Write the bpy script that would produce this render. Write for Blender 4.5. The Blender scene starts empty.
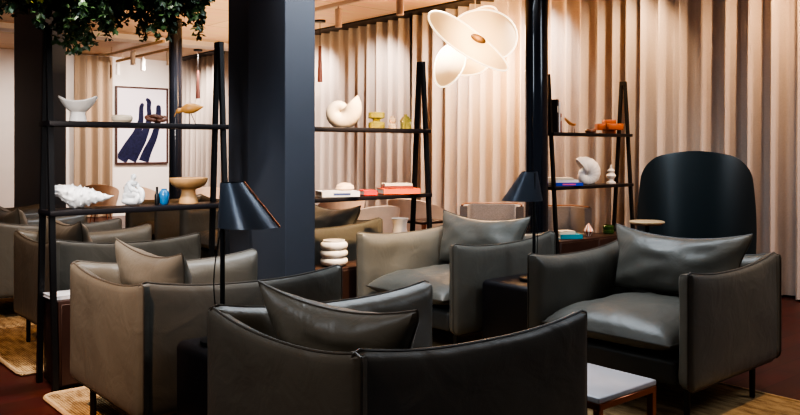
import bpy, bmesh, math, random
from mathutils import Vector, Matrix, noise
random.seed(7)
PI = math.pi
sc = bpy.context.scene
COL = sc.collection

# ------------------------------------------------------------------ space
F, H, HY = 800.0, 1.15, 150.0           # focal length in pixels, eye height, horizon row
U = Vector((.765, .644, 0)); V = Vector((-.644, .765, 0))
ANG = math.atan2(.644, .765)
def uv(u, v, z=0.0): return U*u + V*v + Vector((0, 0, z))
def P(px, py, D): return Vector(((px-400)/F*D, D, H-(py-HY)/F*D))
def PZ(px, D, z): return Vector(((px-400)/F*D, D, z))

# ------------------------------------------------------------------ materials
def mat(name, color, rough=.5, metal=0, spec=.5, nscale=0, namt=0.15, bump=0, bscale=60, coat=0, emis=None, estr=0, trans=0, sheen=0, ior=1.45, alpha=1):
    m = bpy.data.materials.new(name); m.use_nodes = True
    nt = m.node_tree; b = nt.nodes['Principled BSDF']
    b.inputs['Base Color'].default_value = (*color, 1)
    b.inputs['Roughness'].default_value = rough
    b.inputs['Metallic'].default_value = metal
    b.inputs['Specular IOR Level'].default_value = spec
    b.inputs['Coat Weight'].default_value = coat
    b.inputs['Transmission Weight'].default_value = trans
    b.inputs['Sheen Weight'].default_value = sheen
    b.inputs['IOR'].default_value = ior
    b.inputs['Alpha'].default_value = alpha
    if emis:
        b.inputs['Emission Color'].default_value = (*emis, 1); b.inputs['Emission Strength'].default_value = estr
    tc = nt.nodes.new('ShaderNodeTexCoord')
    if nscale:
        n = nt.nodes.new('ShaderNodeTexNoise'); n.inputs['Scale'].default_value = nscale; n.inputs['Detail'].default_value = 5
        nt.links.new(tc.outputs['Object'], n.inputs['Vector'])
        r = nt.nodes.new('ShaderNodeMapRange'); r.inputs['To Min'].default_value = 1-namt*1.6; r.inputs['To Max'].default_value = 1+namt*1.6
        nt.links.new(n.outputs['Fac'], r.inputs['Value'])
        mx = nt.nodes.new('ShaderNodeMix'); mx.data_type = 'RGBA'; mx.blend_type = 'MULTIPLY'; mx.inputs['Factor'].default_value = 1
        mx.inputs['A'].default_value = (*color, 1); nt.links.new(r.outputs['Result'], mx.inputs['B'])
        nt.links.new(mx.outputs['Result'], b.inputs['Base Color'])
    if bump:
        n2 = nt.nodes.new('ShaderNodeTexNoise'); n2.inputs['Scale'].default_value = bscale; n2.inputs['Detail'].default_value = 4
        nt.links.new(tc.outputs['Object'], n2.inputs['Vector'])
        bp = nt.nodes.new('ShaderNodeBump'); bp.inputs['Strength'].default_value = bump; bp.inputs['Distance'].default_value = .01
        nt.links.new(n2.outputs['Fac'], bp.inputs['Height']); nt.links.new(bp.outputs['Normal'], b.inputs['Normal'])
    return m

def leather(name, color, rough=.42):
    m = mat(name, color, rough, spec=.5, nscale=3.0, namt=.12)
    nt = m.node_tree; b = nt.nodes['Principled BSDF']; tc = [n for n in nt.nodes if n.type == 'TEX_COORD'][0]
    w = nt.nodes.new('ShaderNodeTexNoise'); w.inputs['Scale'].default_value = 7; w.inputs['Detail'].default_value = 3; w.inputs['Distortion'].default_value = .7
    g = nt.nodes.new('ShaderNodeTexVoronoi'); g.inputs['Scale'].default_value = 260
    nt.links.new(tc.outputs['Object'], w.inputs['Vector']); nt.links.new(tc.outputs['Object'], g.inputs['Vector'])
    b1 = nt.nodes.new('ShaderNodeBump'); b1.inputs['Strength'].default_value = .35; b1.inputs['Distance'].default_value = .02
    b2 = nt.nodes.new('ShaderNodeBump'); b2.inputs['Strength'].default_value = .12; b2.inputs['Distance'].default_value = .002
    nt.links.new(w.outputs['Fac'], b1.inputs['Height']); nt.links.new(g.outputs['Distance'], b2.inputs['Height'])
    nt.links.new(b1.outputs['Normal'], b2.inputs['Normal']); nt.links.new(b2.outputs['Normal'], b.inputs['Normal'])
    return m

M = {}
M['leather'] = leather('grey olive leather', (.128, .123, .106), .38)
M['leather_d'] = leather('dark seat leather', (.045, .045, .042), .5)
M['piping'] = mat('dark leather piping', (.080, .073, .062), .45)
M['black_leather'] = mat('black green leather', (.012, .020, .023), .40, nscale=3, namt=.1, bump=.05, bscale=220)
M['black'] = mat('black powder coat', (.008, .008, .009), .42, nscale=20, namt=.1)
M['blackwood'] = mat('black stained wood', (.010, .008, .010), .45, nscale=8, namt=.2)
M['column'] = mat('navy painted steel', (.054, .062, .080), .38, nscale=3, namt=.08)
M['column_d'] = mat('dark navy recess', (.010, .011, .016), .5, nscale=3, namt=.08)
M['gloss_col'] = mat('glossy navy paint', (.012, .014, .021), .16, coat=.6, nscale=3, namt=.05)
M['lamp'] = mat('blue black lacquer', (.11, .125, .155), .32, metal=.35, nscale=5, namt=.05)
M['white_cer'] = mat('white ceramic', (.78, .74, .70), .5, nscale=9, namt=.05, bump=.1, bscale=60)
M['plaster'] = mat('white plaster', (.80, .79, .78), .7, nscale=12, namt=.06, bump=.3, bscale=45)
M['shell'] = mat('ivory shell', (.70, .58, .44), .4, nscale=6, namt=.1, bump=.1, bscale=40)
M['orange_wood'] = mat('orange oiled wood', (.60, .29, .08), .4, nscale=10, namt=.15)
M['orange_lac'] = mat('burnt orange lacquer', (.36, .085, .012), .4, nscale=10, namt=.12)
M['oak'] = mat('pale oak', (.62, .43, .24), .5, nscale=9, namt=.18)
M['spot_oak'] = mat('spalted wood', (.44, .25, .11), .55, nscale=14, namt=.35)
M['brown_wood'] = mat('knotted brown wood', (.13, .055, .035), .35, nscale=30, namt=.5)
M['dark_wood'] = mat('dark walnut', (.042, .022, .018), .38, nscale=7, namt=.3)
M['copper'] = mat('copper', (.42, .17, .10), .35, metal=.8, nscale=6, namt=.06)
M['blue_glaze'] = mat('blue glaze', (.02, .15, .34), .2, coat=.5, nscale=25, namt=.25)
M['olive_glass'] = mat('olive glass', (.55, .50, .12), .05, trans=.75, ior=1.45, nscale=5, namt=.05)
M['peach_glass'] = mat('peach glass', (.85, .66, .48), .08, trans=.7, nscale=5, namt=.05)
M['green_glass'] = mat('dark green glass', (.05, .12, .03), .1, trans=.4, nscale=5, namt=.05)
M['paper'] = mat('paper', (.80, .76, .70), .8, nscale=50, namt=.05)
M['red'] = mat('red cloth cover', (.70, .03, .02), .5, nscale=30, namt=.05)
M['orange'] = mat('orange cover', (.78, .12, .03), .5, nscale=30, namt=.05)
M['white_cover'] = mat('white cover', (.75, .74, .76), .45, nscale=30, namt=.04)
M['navy_cover'] = mat('navy spine', (.05, .08, .22), .45, nscale=30, namt=.05)
M['blue_cover'] = mat('cobalt cover', (.02, .06, .55), .45, nscale=30, namt=.05)
M['pink_ink'] = mat('pink ink', (.75, .12, .30), .5, nscale=30, namt=.05)
M['teal_cover'] = mat('teal cover', (.02, .30, .42), .45, nscale=30, namt=.05)
M['cream_cover'] = mat('cream cover', (.72, .66, .55), .5, nscale=30, namt=.05)
M['dark_cover'] = mat('black cover', (.02, .02, .025), .45, nscale=30, namt=.05)
M['maroon_cover'] = mat('maroon cover', (.20, .05, .04), .45, nscale=30, namt=.05)
M['marble'] = mat('pale grey marble', (.60, .60, .64), .3, nscale=9, namt=.12, coat=.2)
M['peach'] = mat('peach upholstery', (.74, .54, .40), .75, sheen=.3, nscale=14, namt=.08, bump=.15, bscale=150)
M['greyfab'] = mat('grey woven wool', (.27, .24, .23), .9, sheen=.3, nscale=160, namt=.35, bump=.5, bscale=260)
M['rail_wood'] = mat('brown rail wood', (.22, .10, .05), .45, nscale=9, namt=.15)
M['hub'] = mat('tan wooden hub', (.12, .065, .025), .6, nscale=9, namt=.15)
M['jute'] = None
M['frame'] = mat('dark picture frame', (.05, .018, .014), .45, nscale=8, namt=.1)
M['canvas'] = mat('pale lilac canvas', (.72, .66, .72), .8, nscale=40, namt=.03)
M['ink'] = mat('indigo paint', (.022, .024, .085), .6, nscale=30, namt=.5)
M['white_wall'] = mat('white plaster wall', (.78, .72, .68), .85, nscale=4, namt=.03)
M['spot'] = mat('taupe spotlight', (.40, .30, .26), .5, nscale=5, namt=.05)
M['spot_w'] = mat('white spotlight', (.80, .74, .68), .5, nscale=5, namt=.03)
M['glow'] = mat('lit lens', (1, .85, .65), .5, emis=(1, .82, .6), estr=14)
M['hangtube'] = mat('plum brown tube', (.19, .075, .062), .45, nscale=5, namt=.08)
M['leaf'] = mat('ivy leaf', (.022, .048, .016), .42, nscale=16, namt=.55)
M['leaf_y'] = mat('young ivy leaf', (.20, .20, .025), .45, nscale=16, namt=.4)
M['vine'] = mat('vine stem', (.06, .05, .025), .7, nscale=20, namt=.2)

def petal_mat():
    m = mat('glowing pleated fabric', (.80, .68, .50), .8, emis=(1, .58, .24), estr=1.0)
    nt = m.node_tree; b = nt.nodes['Principled BSDF']
    at = nt.nodes.new('ShaderNodeVertexColor'); at.layer_name = 'rad'
    mr = nt.nodes.new('ShaderNodeMapRange'); mr.inputs['From Min'].default_value = 0; mr.inputs['From Max'].default_value = 1
    mr.inputs['To Min'].default_value = .95; mr.inputs['To Max'].default_value = .22
    nt.links.new(at.outputs['Color'], mr.inputs['Value'])
    nt.links.new(mr.outputs['Result'], b.inputs['Emission Strength'])
    return m
M['petal'] = petal_mat()
M['petal_rim'] = mat('bright fabric rim', (.98, .9, .78), .7, emis=(1, .80, .52), estr=.9)

def curtain_mat(name, c):
    m = mat(name, c, .9, sheen=.25, nscale=90, namt=.08, bump=.15, bscale=300)
    return m
M['curtain'] = curtain_mat('greige curtain linen', (.50, .425, .375))
M['curtain_w'] = curtain_mat('warm curtain linen', (.42, .31, .215))

def floor_mat():
    m = mat('red brown parquet', (.10, .025, .018), .38, spec=.5)
    nt = m.node_tree; b = nt.nodes['Principled BSDF']
    tc = [n for n in nt.nodes if n.type == 'TEX_COORD'][0]
    mp = nt.nodes.new('ShaderNodeMapping'); mp.inputs['Rotation'].default_value = (0, 0, -ANG)
    br = nt.nodes.new('ShaderNodeTexBrick'); br.inputs['Scale'].default_value = 1
    br.inputs['Brick Width'].default_value = 1.4; br.inputs['Row Height'].default_value = .14; br.inputs['Mortar Size'].default_value = .002
    br.inputs['Color1'].default_value = (.085, .020, .015, 1); br.inputs['Color2'].default_value = (.050, .013, .011, 1); br.inputs['Mortar'].default_value = (.012, .004, .004, 1)
    ns = nt.nodes.new('ShaderNodeTexNoise'); ns.inputs['Scale'].default_value = 6; ns.inputs['Detail'].default_value = 6
    mx = nt.nodes.new('ShaderNodeMix'); mx.data_type = 'RGBA'; mx.blend_type = 'OVERLAY'; mx.inputs['Factor'].default_value = .5
    nt.links.new(tc.outputs['Object'], mp.inputs['Vector']); nt.links.new(mp.outputs['Vector'], br.inputs['Vector']); nt.links.new(mp.outputs['Vector'], ns.inputs['Vector'])
    nt.links.new(br.outputs['Color'], mx.inputs['A']); nt.links.new(ns.outputs['Color'], mx.inputs['B']); nt.links.new(mx.outputs['Result'], b.inputs['Base Color'])
    return m
M['floor'] = floor_mat()

def ceil_mat():
    m = mat('timber ceiling', (.66, .46, .28), .55)
    nt = m.node_tree; b = nt.nodes['Principled BSDF']
    tc = [n for n in nt.nodes if n.type == 'TEX_COORD'][0]
    mp = nt.nodes.new('ShaderNodeMapping'); mp.inputs['Rotation'].default_value = (0, 0, -ANG)
    br = nt.nodes.new('ShaderNodeTexBrick'); br.inputs['Scale'].default_value = 1
    br.inputs['Brick Width'].default_value = 2.4; br.inputs['Row Height'].default_value = 1.2; br.inputs['Mortar Size'].default_value = .006
    br.inputs['Color1'].default_value = (.70, .50, .32, 1); br.inputs['Color2'].default_value = (.62, .42, .26, 1); br.inputs['Mortar'].default_value = (.22, .10, .05, 1)
    wv = nt.nodes.new('ShaderNodeTexNoise'); wv.inputs['Scale'].default_value = 2.5; wv.inputs['Detail'].default_value = 6
    mp2 = nt.nodes.new('ShaderNodeMapping'); mp2.inputs['Scale'].default_value = (1, 9, 1)
    mx = nt.nodes.new('ShaderNodeMix'); mx.data_type = 'RGBA'; mx.blend_type = 'OVERLAY'; mx.inputs['Factor'].default_value = .35
    nt.links.new(tc.outputs['Object'], mp.inputs['Vector']); nt.links.new(mp.outputs['Vector'], br.inputs['Vector'])
    nt.links.new(mp.outputs['Vector'], mp2.inputs['Vector']); nt.links.new(mp2.outputs['Vector'], wv.inputs['Vector'])
    nt.links.new(br.outputs['Color'], mx.inputs['A']); nt.links.new(wv.outputs['Color'], mx.inputs['B']); nt.links.new(mx.outputs['Result'], b.inputs['Base Color'])
    return m
M['ceiling'] = ceil_mat()

def jute_mat():
    m = mat('woven jute', (.36, .23, .11), .95)
    nt = m.node_tree; b = nt.nodes['Principled BSDF']
    tc = [n for n in nt.nodes if n.type == 'TEX_COORD'][0]
    wa = nt.nodes.new('ShaderNodeTexWave'); wa.wave_type = 'BANDS'; wa.bands_direction = 'X'; wa.inputs['Scale'].default_value = 26; wa.inputs['Distortion'].default_value = 1.5
    wa.inputs['Detail'].default_value = 3; wa.inputs['Detail Scale'].default_value = 6
    ns = nt.nodes.new('ShaderNodeTexNoise'); ns.inputs['Scale'].default_value = 38; ns.inputs['Detail'].default_value = 4
    mp = nt.nodes.new('ShaderNodeMapping'); mp.inputs['Scale'].default_value = (1, .25, 1)
    rp = nt.nodes.new('ShaderNodeValToRGB'); rp.color_ramp.elements[0].position = .3; rp.color_ramp.elements[0].color = (.17, .095, .04, 1); rp.color_ramp.elements[1].position = .7; rp.color_ramp.elements[1].color = (.50, .35, .18, 1)
    ad = nt.nodes.new('ShaderNodeMath'); ad.operation = 'MULTIPLY_ADD'; ad.inputs[1].default_value = .25
    nt.links.new(tc.outputs['Object'], wa.inputs['Vector']); nt.links.new(tc.outputs['Object'], mp.inputs['Vector']); nt.links.new(mp.outputs['Vector'], ns.inputs['Vector'])
    nt.links.new(wa.outputs['Fac'], ad.inputs[0]); nt.links.new(ns.outputs['Fac'], ad.inputs[2])
    sub = nt.nodes.new('ShaderNodeMath'); sub.operation = 'SUBTRACT'; sub.inputs[1].default_value = .1
    nt.links.new(ad.outputs[0], sub.inputs[0]); nt.links.new(sub.outputs[0], rp.inputs['Fac']); nt.links.new(rp.outputs['Color'], b.inputs['Base Color'])
    bp = nt.nodes.new('ShaderNodeBump'); bp.inputs['Strength'].default_value = .6; bp.inputs['Distance'].default_value = .01
    nt.links.new(wa.outputs['Fac'], bp.inputs['Height']); nt.links.new(bp.outputs['Normal'], b.inputs['Normal'])
    return m
M['jute'] = jute_mat()
M['jute_edge'] = mat('jute edge', (.46, .33, .19), .95, nscale=60, namt=.2)

# ------------------------------------------------------------------ object helpers
def tag(o, label=None, cat=None, group=None, kind=None):
    if label: o['label'] = label
    if cat: o['category'] = cat
    if group: o['group'] = group
    if kind: o['kind'] = kind
    return o
def empty(name, loc, rz=0, label=None, cat=None, group=None):
    o = bpy.data.objects.new(name, None); COL.objects.link(o); o.empty_display_size = .05
    o.location = loc; o.rotation_euler = (0, 0, rz)
    return tag(o, label, cat, group)
def obj(name, bm, material, parent=None, smooth=True, loc=None, rz=0):
    bmesh.ops.recalc_face_normals(bm, faces=bm.faces)
    me = bpy.data.meshes.new(name); bm.to_mesh(me); bm.free()
    for m in (material if isinstance(material, (list, tuple)) else [material]): me.materials.append(m)
    if smooth:
        me.shade_smooth()
        try: me.set_sharp_from_angle(angle=math.radians(38))
        except Exception: pass
    o = bpy.data.objects.new(name, me); COL.objects.link(o)
    if parent: o.parent = parent
    if loc is not None: o.location = loc; o.rotation_euler = (0, 0, rz)
    return o
def kids(o): return [c for c in bpy.data.objects if c.parent == o]
def copy_tree(o, parent=None):
    ch = kids(o)
    c = o.copy(); COL.objects.link(c)
    if parent: c.parent = parent
    for k in ch: copy_tree(k, c)
    return c
def struct(name, bm, m, smooth=False):
    o = obj(name, bm, m, smooth=smooth); o['kind'] = 'structure'; return o

def box(bm, lo, hi, bev=0, seg=3, mi=0, mtx=None):
    r = bmesh.ops.create_cube(bm, size=1)
    vs = r['verts']; lo = Vector(lo); hi = Vector(hi)
    for v in vs:
        v.co = Vector(((v.co.x+.5)*(hi.x-lo.x)+lo.x, (v.co.y+.5)*(hi.y-lo.y)+lo.y, (v.co.z+.5)*(hi.z-lo.z)+lo.z))
    fs = {f for v in vs for f in v.link_faces}
    if bev:
        es = {e for v in vs for e in v.link_edges}
        rr = bmesh.ops.bevel(bm, geom=list(es), offset=bev, segments=seg, profile=.5, affect='EDGES')
        fs = set(rr['faces']) | {f for f in fs if f.is_valid}
        vs = list({v for f in fs for v in f.verts})
    for f in fs: f.material_index = mi
    if mtx is not None:
        for v in vs: v.co = mtx @ v.co
    return vs
def quad_box(bm, pts_lo, z0, z1):
    n = len(pts_lo)
    a = [bm.verts.new((p[0], p[1], z0)) for p in pts_lo]; b = [bm.verts.new((p[0], p[1], z1)) for p in pts_lo]
    bm.faces.new(a[::-1]); bm.faces.new(b)
    for i in range(n): bm.faces.new((a[i], a[(i+1) % n], b[(i+1) % n], b[i]))
def tube(bm, pts, r, n=8, mi=0, closed=False, cap=True, radii=None):
    pts = [Vector(p) for p in pts]; N = len(pts); rings = []
    prev = None
    for i, p in enumerate(pts):
        if closed: t = pts[(i+1) % N]-pts[(i-1) % N]
        else: t = pts[min(i+1, N-1)]-pts[max(i-1, 0)]
        t = t.normalized() if t.length > 1e-9 else Vector((0, 0, 1))
        if prev is None:
            a = Vector((0, 0, 1)) if abs(t.z) < .9 else Vector((1, 0, 0))
            x = t.cross(a).normalized()
        else:
            x = (prev - t*prev.dot(t)); x = x.normalized() if x.length > 1e-6 else t.orthogonal().normalized()
        prev = x; y = t.cross(x); rr = radii[i] if radii else r
        rings.append([bm.verts.new(p + (x*math.cos(2*PI*k/n) + y*math.sin(2*PI*k/n))*rr) for k in range(n)])
    M_ = N if closed else N-1
    for i in range(M_):
        a, b = rings[i], rings[(i+1) % N]
        for k in range(n):
            f = bm.faces.new((a[k], a[(k+1) % n], b[(k+1) % n], b[k])); f.material_index = mi
    if cap and not closed:
        bm.faces.new(rings[0][::-1]).material_index = mi; bm.faces.new(rings[-1]).material_index = mi
def lathe(bm, prof, n=32, c=(0, 0, 0), mi=0, fn=None, mis=None):
    c = Vector(c); rings = []
    for (r, z) in prof:
        ring = []
        for k in range(n):
            a = 2*PI*k/n
            rr = r if fn is None else fn(r, z, a)
            ring.append(bm.verts.new(c+Vector((rr*math.cos(a), rr*math.sin(a), z))))
        rings.append(ring)
    for i in range(len(rings)-1):
        a, b = rings[i], rings[i+1]
        for k in range(n):
            f = bm.faces.new((a[k], a[(k+1) % n], b[(k+1) % n], b[k])); f.material_index = mis(i, k) if mis else mi
    if prof[0][0] > 1e-5: bm.faces.new(rings[0][::-1]).material_index = mi
    if prof[-1][0] > 1e-5: bm.faces.new(rings[-1]).material_index = mi
    bmesh.ops.remove_doubles(bm, verts=[v for r in rings for v in r], dist=1e-6)
def ell(bm, c, r, mtx=None, seg=20):
    rr = bmesh.ops.create_uvsphere(bm, u_segments=seg, v_segments=seg//2+2, radius=1)
    for v in rr['verts']:
        co = Vector((v.co.x*r[0], v.co.y*r[1], v.co.z*r[2]))
        if mtx is not None: co = mtx @ co
        v.co = co+Vector(c)
def smoothstep(x): x = max(0, min(1, x)); return x*x*(3-2*x)
def spaced(n, e=.55):       # samples in 0..1, denser at both ends
    return [e*(1-math.cos(PI*i/n))/2 + (1-e)*i/n for i in range(n+1)]

# ------------------------------------------------------------------ puffed leather panel with a seam all round
def panel(L, z0, ztop, T, r=.045, puff=.07, na=34, nb=22, frame=None, seam=.010, wr=0, outer=-1):
    """panel in the local XZ plane, x 0..L, thickness along y; returns (bmesh, boundary points)"""
    bm = bmesh.new(); A = spaced(na); B = spaced(nb); g = {}
    outline = {}
    for j, b in enumerate(B):
        for i, a in enumerate(A):
            x = a*L; zt = ztop(a); hgt = zt-z0
            db = min(b, 1-b)*hgt
            ins = 0
            rc = r if b < .5 else r*.5
            if db < rc: ins = rc-math.sqrt(max(0, rc*rc-(rc-db)**2))
            x = ins + a*(L-2*ins); zt = ztop(x/L); z = z0+b*(zt-z0)
            d = min(x-ins, L-ins-x, db)
            k = min(1, d/puff); f = math.sqrt(max(0, 1-(1-k)**2))
            th = seam/2 + (T/2-seam/2)*f
            if wr: th += wr*f*noise.noise(Vector((x*6, z*6, 3.1)))
            for s in (-1, 1):
                if (i in (0, na) or j in (0, nb)):
                    if s == 1: g[i, j, 1] = g[i, j, -1]; continue
                    co = Vector((x, 0, z)); outline[i, j] = co
                else: co = Vector((x, s*(seam/2+(th-seam/2)*(.42 if s == outer else 1.58)), z))
                g[i, j, s] = bm.verts.new(frame @ co if frame is not None else co)
    for j in range(nb):
        for i in range(na):
            for s in (-1, 1):
                q = [g[i, j, s], g[i+1, j, s], g[i+1, j+1, s], g[i, j+1, s]]
                if s == 1: q.reverse()
                try: bm.faces.new(q)
                except ValueError: pass
    loop = [outline[i, 0] for i in range(na)] + [outline[na, j] for j in range(nb)] + [outline[i, nb] for i in range(na, 0, -1)] + [outline[0, j] for j in range(nb, 0, -1)]
    pts = []
    for p in loop:
        if not pts or (p-pts[-1]).length > .004: pts.append(p)
    if frame is not None: pts = [frame @ p for p in pts]
    return bm, pts

def cushion_mesh(W, Hh, T, W0=.56, n=22, sag=.042, seed=0):
    """pillow: y -W/2..W/2, z 0..Hh, thickness along x, pointed corners and hollow edges"""
    bm = bmesh.new(); g = {}; S = [2*s-1 for s in spaced(n, .7)]; edge = {}
    for j, t in enumerate(S):
        for i, s in enumerate(S):
            wt = W0+(W-W0)*smoothstep((t+.0)/.95); y = s*(wt/2)*(1-.025*(1-t*t)); z = Hh/2 + t*(Hh/2)*(1-.035*(1-s*s))
            z -= sag*(1-s*s)*max(0, t)
            d = ((1-abs(s)**2.6)**.5)*((1-abs(t)**2.2)**.5)
            wr = .012*noise.noise(Vector((s*2.4+seed, t*2.4, 1.7+seed))) + .016*noise.noise(Vector((s*5+seed, t*2.0, seed)))*(abs(s)**2+abs(t)**3)
            for sd in (-1, 1):
                if i in (0, n) or j in (0, n):
                    if sd == 1: g[i, j, 1] = g[i, j, -1]; continue
                    co = Vector((0, y, z)); edge[i, j] = co
                else: co = Vector((sd*(T/2*d + 1.5*wr*d), y, z))
                g[i, j, sd] = bm.verts.new(co)
    for j in range(n):
        for i in range(n):
            for sd in (-1, 1):
                q = [g[i, j, sd], g[i+1, j, sd], g[i+1, j+1, sd], g[i, j+1, sd]]
                if sd == -1: q.reverse()
                bm.faces.new(q)
    loop = [edge[i, 0] for i in range(n)] + [edge[n, j] for j in range(n)] + [edge[i, n] for i in range(n, 0, -1)] + [edge[0, j] for j in range(n, 0, -1)]
    return bm, loop

# ------------------------------------------------------------------ the room
def uvbox(name, u0, u1, v0, v1, z0, z1, m, kind='structure'):
    bm = bmesh.new()
    quad_box(bm, [uv(u0, v0), uv(u1, v0), uv(u1, v1), uv(u0, v1)], z0, z1)
    o = obj(name, bm, m, smooth=False)
    if kind: o['kind'] = kind
    return o
CZ = 2.77
uvbox('floor', -5, 6.6, -5, 13.95, -.12, 0, M['floor'])
uvbox('ceiling', -5, 6.6, -5, 13.95, CZ, CZ+.15, M['ceiling'])
uvbox('wall_right', 6.6, 6.75, -5, 13.95, 0, CZ, M['white_wall'])
uvbox('wall_back', -5, 6.75, 13.85, 14.0, 0, CZ, M['white_wall'])
uvbox('baseboard_right', 6.56, 6.6, -5, 13.85, 0, .1, M['blackwood'])
uvbox('trim_1', -5, 6.2, 11.0, 11.35, CZ-.07, CZ, M['white_wall'])
uvbox('trim_2', 6.05, 6.5, -5, 13.6, CZ-.02, CZ, M['blackwood'])

def column(v0, v1, v2):
    bm = bmesh.new()
    m = Matrix.Rotation(ANG, 4, 'Z')
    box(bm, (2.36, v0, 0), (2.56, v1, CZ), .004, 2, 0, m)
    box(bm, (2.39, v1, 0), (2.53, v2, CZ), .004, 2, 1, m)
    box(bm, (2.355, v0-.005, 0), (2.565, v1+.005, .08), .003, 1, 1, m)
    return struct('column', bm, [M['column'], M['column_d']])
column(3.79, 4.20, 4.50)
column(8.15, 8.60, 9.35)
def round_column(c, r):
    bm = bmesh.new()
    lathe(bm, [(r*1.25, 0), (r*1.25, .03), (r, .035), (r, CZ)], 40, (c.x, c.y, 0))
    return struct('column', bm, M['gloss_col'], True)
round_column(PZ(536.5, 6.2, 0), .089)
round_column(PZ(175.5, 9.9, 0), .080)

# ------------------------------------------------------------------ curtains
def curtain(axis, fixed, a0, a1, z0, z1, label, m, period=.19, amp=.055, seed=0, group=None):
    bm = bmesh.new(); n = int((a1-a0)/.0125); prev = None; ph = 0
    for i in range(n+1):
        a = a0+(a1-a0)*i/n
        ph += .0125/(period*(1+.35*noise.noise(Vector((a*1.3, seed, 0)))))*2*PI
        k = amp*(1+.45*noise.noise(Vector((a*2.1, seed+5, 0))))
        row = []
        for z in (z0, .5, 1.1, 1.7, 2.3, z1):
            if z < z0: continue
            f = 1.0-.25*(z-z0)/(z1-z0)
            o = k*f*(math.sin(ph) + .35*math.sin(2*ph+1.2+.25*z)) + .012*noise.noise(Vector((a*3, z*1.2, seed)))
            p = uv(fixed+o, a, z) if axis == 'v' else uv(a, fixed+o, z)
            row.append(bm.verts.new(p))
        if prev:
            for j in range(len(row)-1): bm.faces.new((prev[j], row[j], row[j+1], prev[j+1]))
        prev = row
    return tag(obj('curtain', bm, m), label, 'curtain', group)
# the long window wall runs along v; the three drops meet behind the two navy columns
curtain('v', 6.30, -2.5, 2.33, .015, CZ-.02, 'floor-length greige curtain behind the black high-back chair and the right shelf', M['curtain'], .25, .068, 1)
curtain('v', 6.30, 2.36, 7.3, .015, CZ-.02, 'floor-length greige curtain behind the big glowing pendant and the middle shelf', M['curtain'], .185, .080, 3)
curtain('v', 6.30, 7.33, 13.5, .015, CZ-.02, 'distant pale curtain right of the picture, seen beyond the orange bird', M['curtain'], .2, .065, 6)
curtain('u', 13.70, 4.45, 5.10, .015, CZ-.02, 'distant warm brown curtain hanging just left of the framed picture', M['curtain_w'], .20, .085, 9)

# ------------------------------------------------------------------ rugs
def rug(u0, u1, v0, v1, label):
    t = empty('rug', uv((u0+u1)/2, (v0+v1)/2), ANG, label, 'rug')
    a, b = (u1-u0)/2, (v1-v0)/2
    bm = bmesh.new(); box(bm, (-a, -b, .001), (a, b, .012), .004, 2); obj('weave', bm, M['jute'], t)
    bm = bmesh.new()
    pts = []
    rr = .05
    for cx, cy, a0 in ((a-rr, b-rr, 0), (-a+rr, b-rr, PI/2), (-a+rr, -b+rr, PI), (a-rr, -b+rr, 1.5*PI)):
        for k in range(5): pts.append((cx+rr*math.cos(a0+k*PI/8), cy+rr*math.sin(a0+k*PI/8), .010))
    tube(bm, pts, .011, 6, closed=True)
    e = obj('binding', bm, M['jute_edge'], t)
    return t
rug(1.12, 3.70, 1.0, 3.90, 'flat woven tan jute rug under the four front armchairs and marble table')
rug(1.14, 3.66, 4.34, 8.1, 'flat woven tan jute rug under the armchairs beyond the left shelf')

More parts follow.
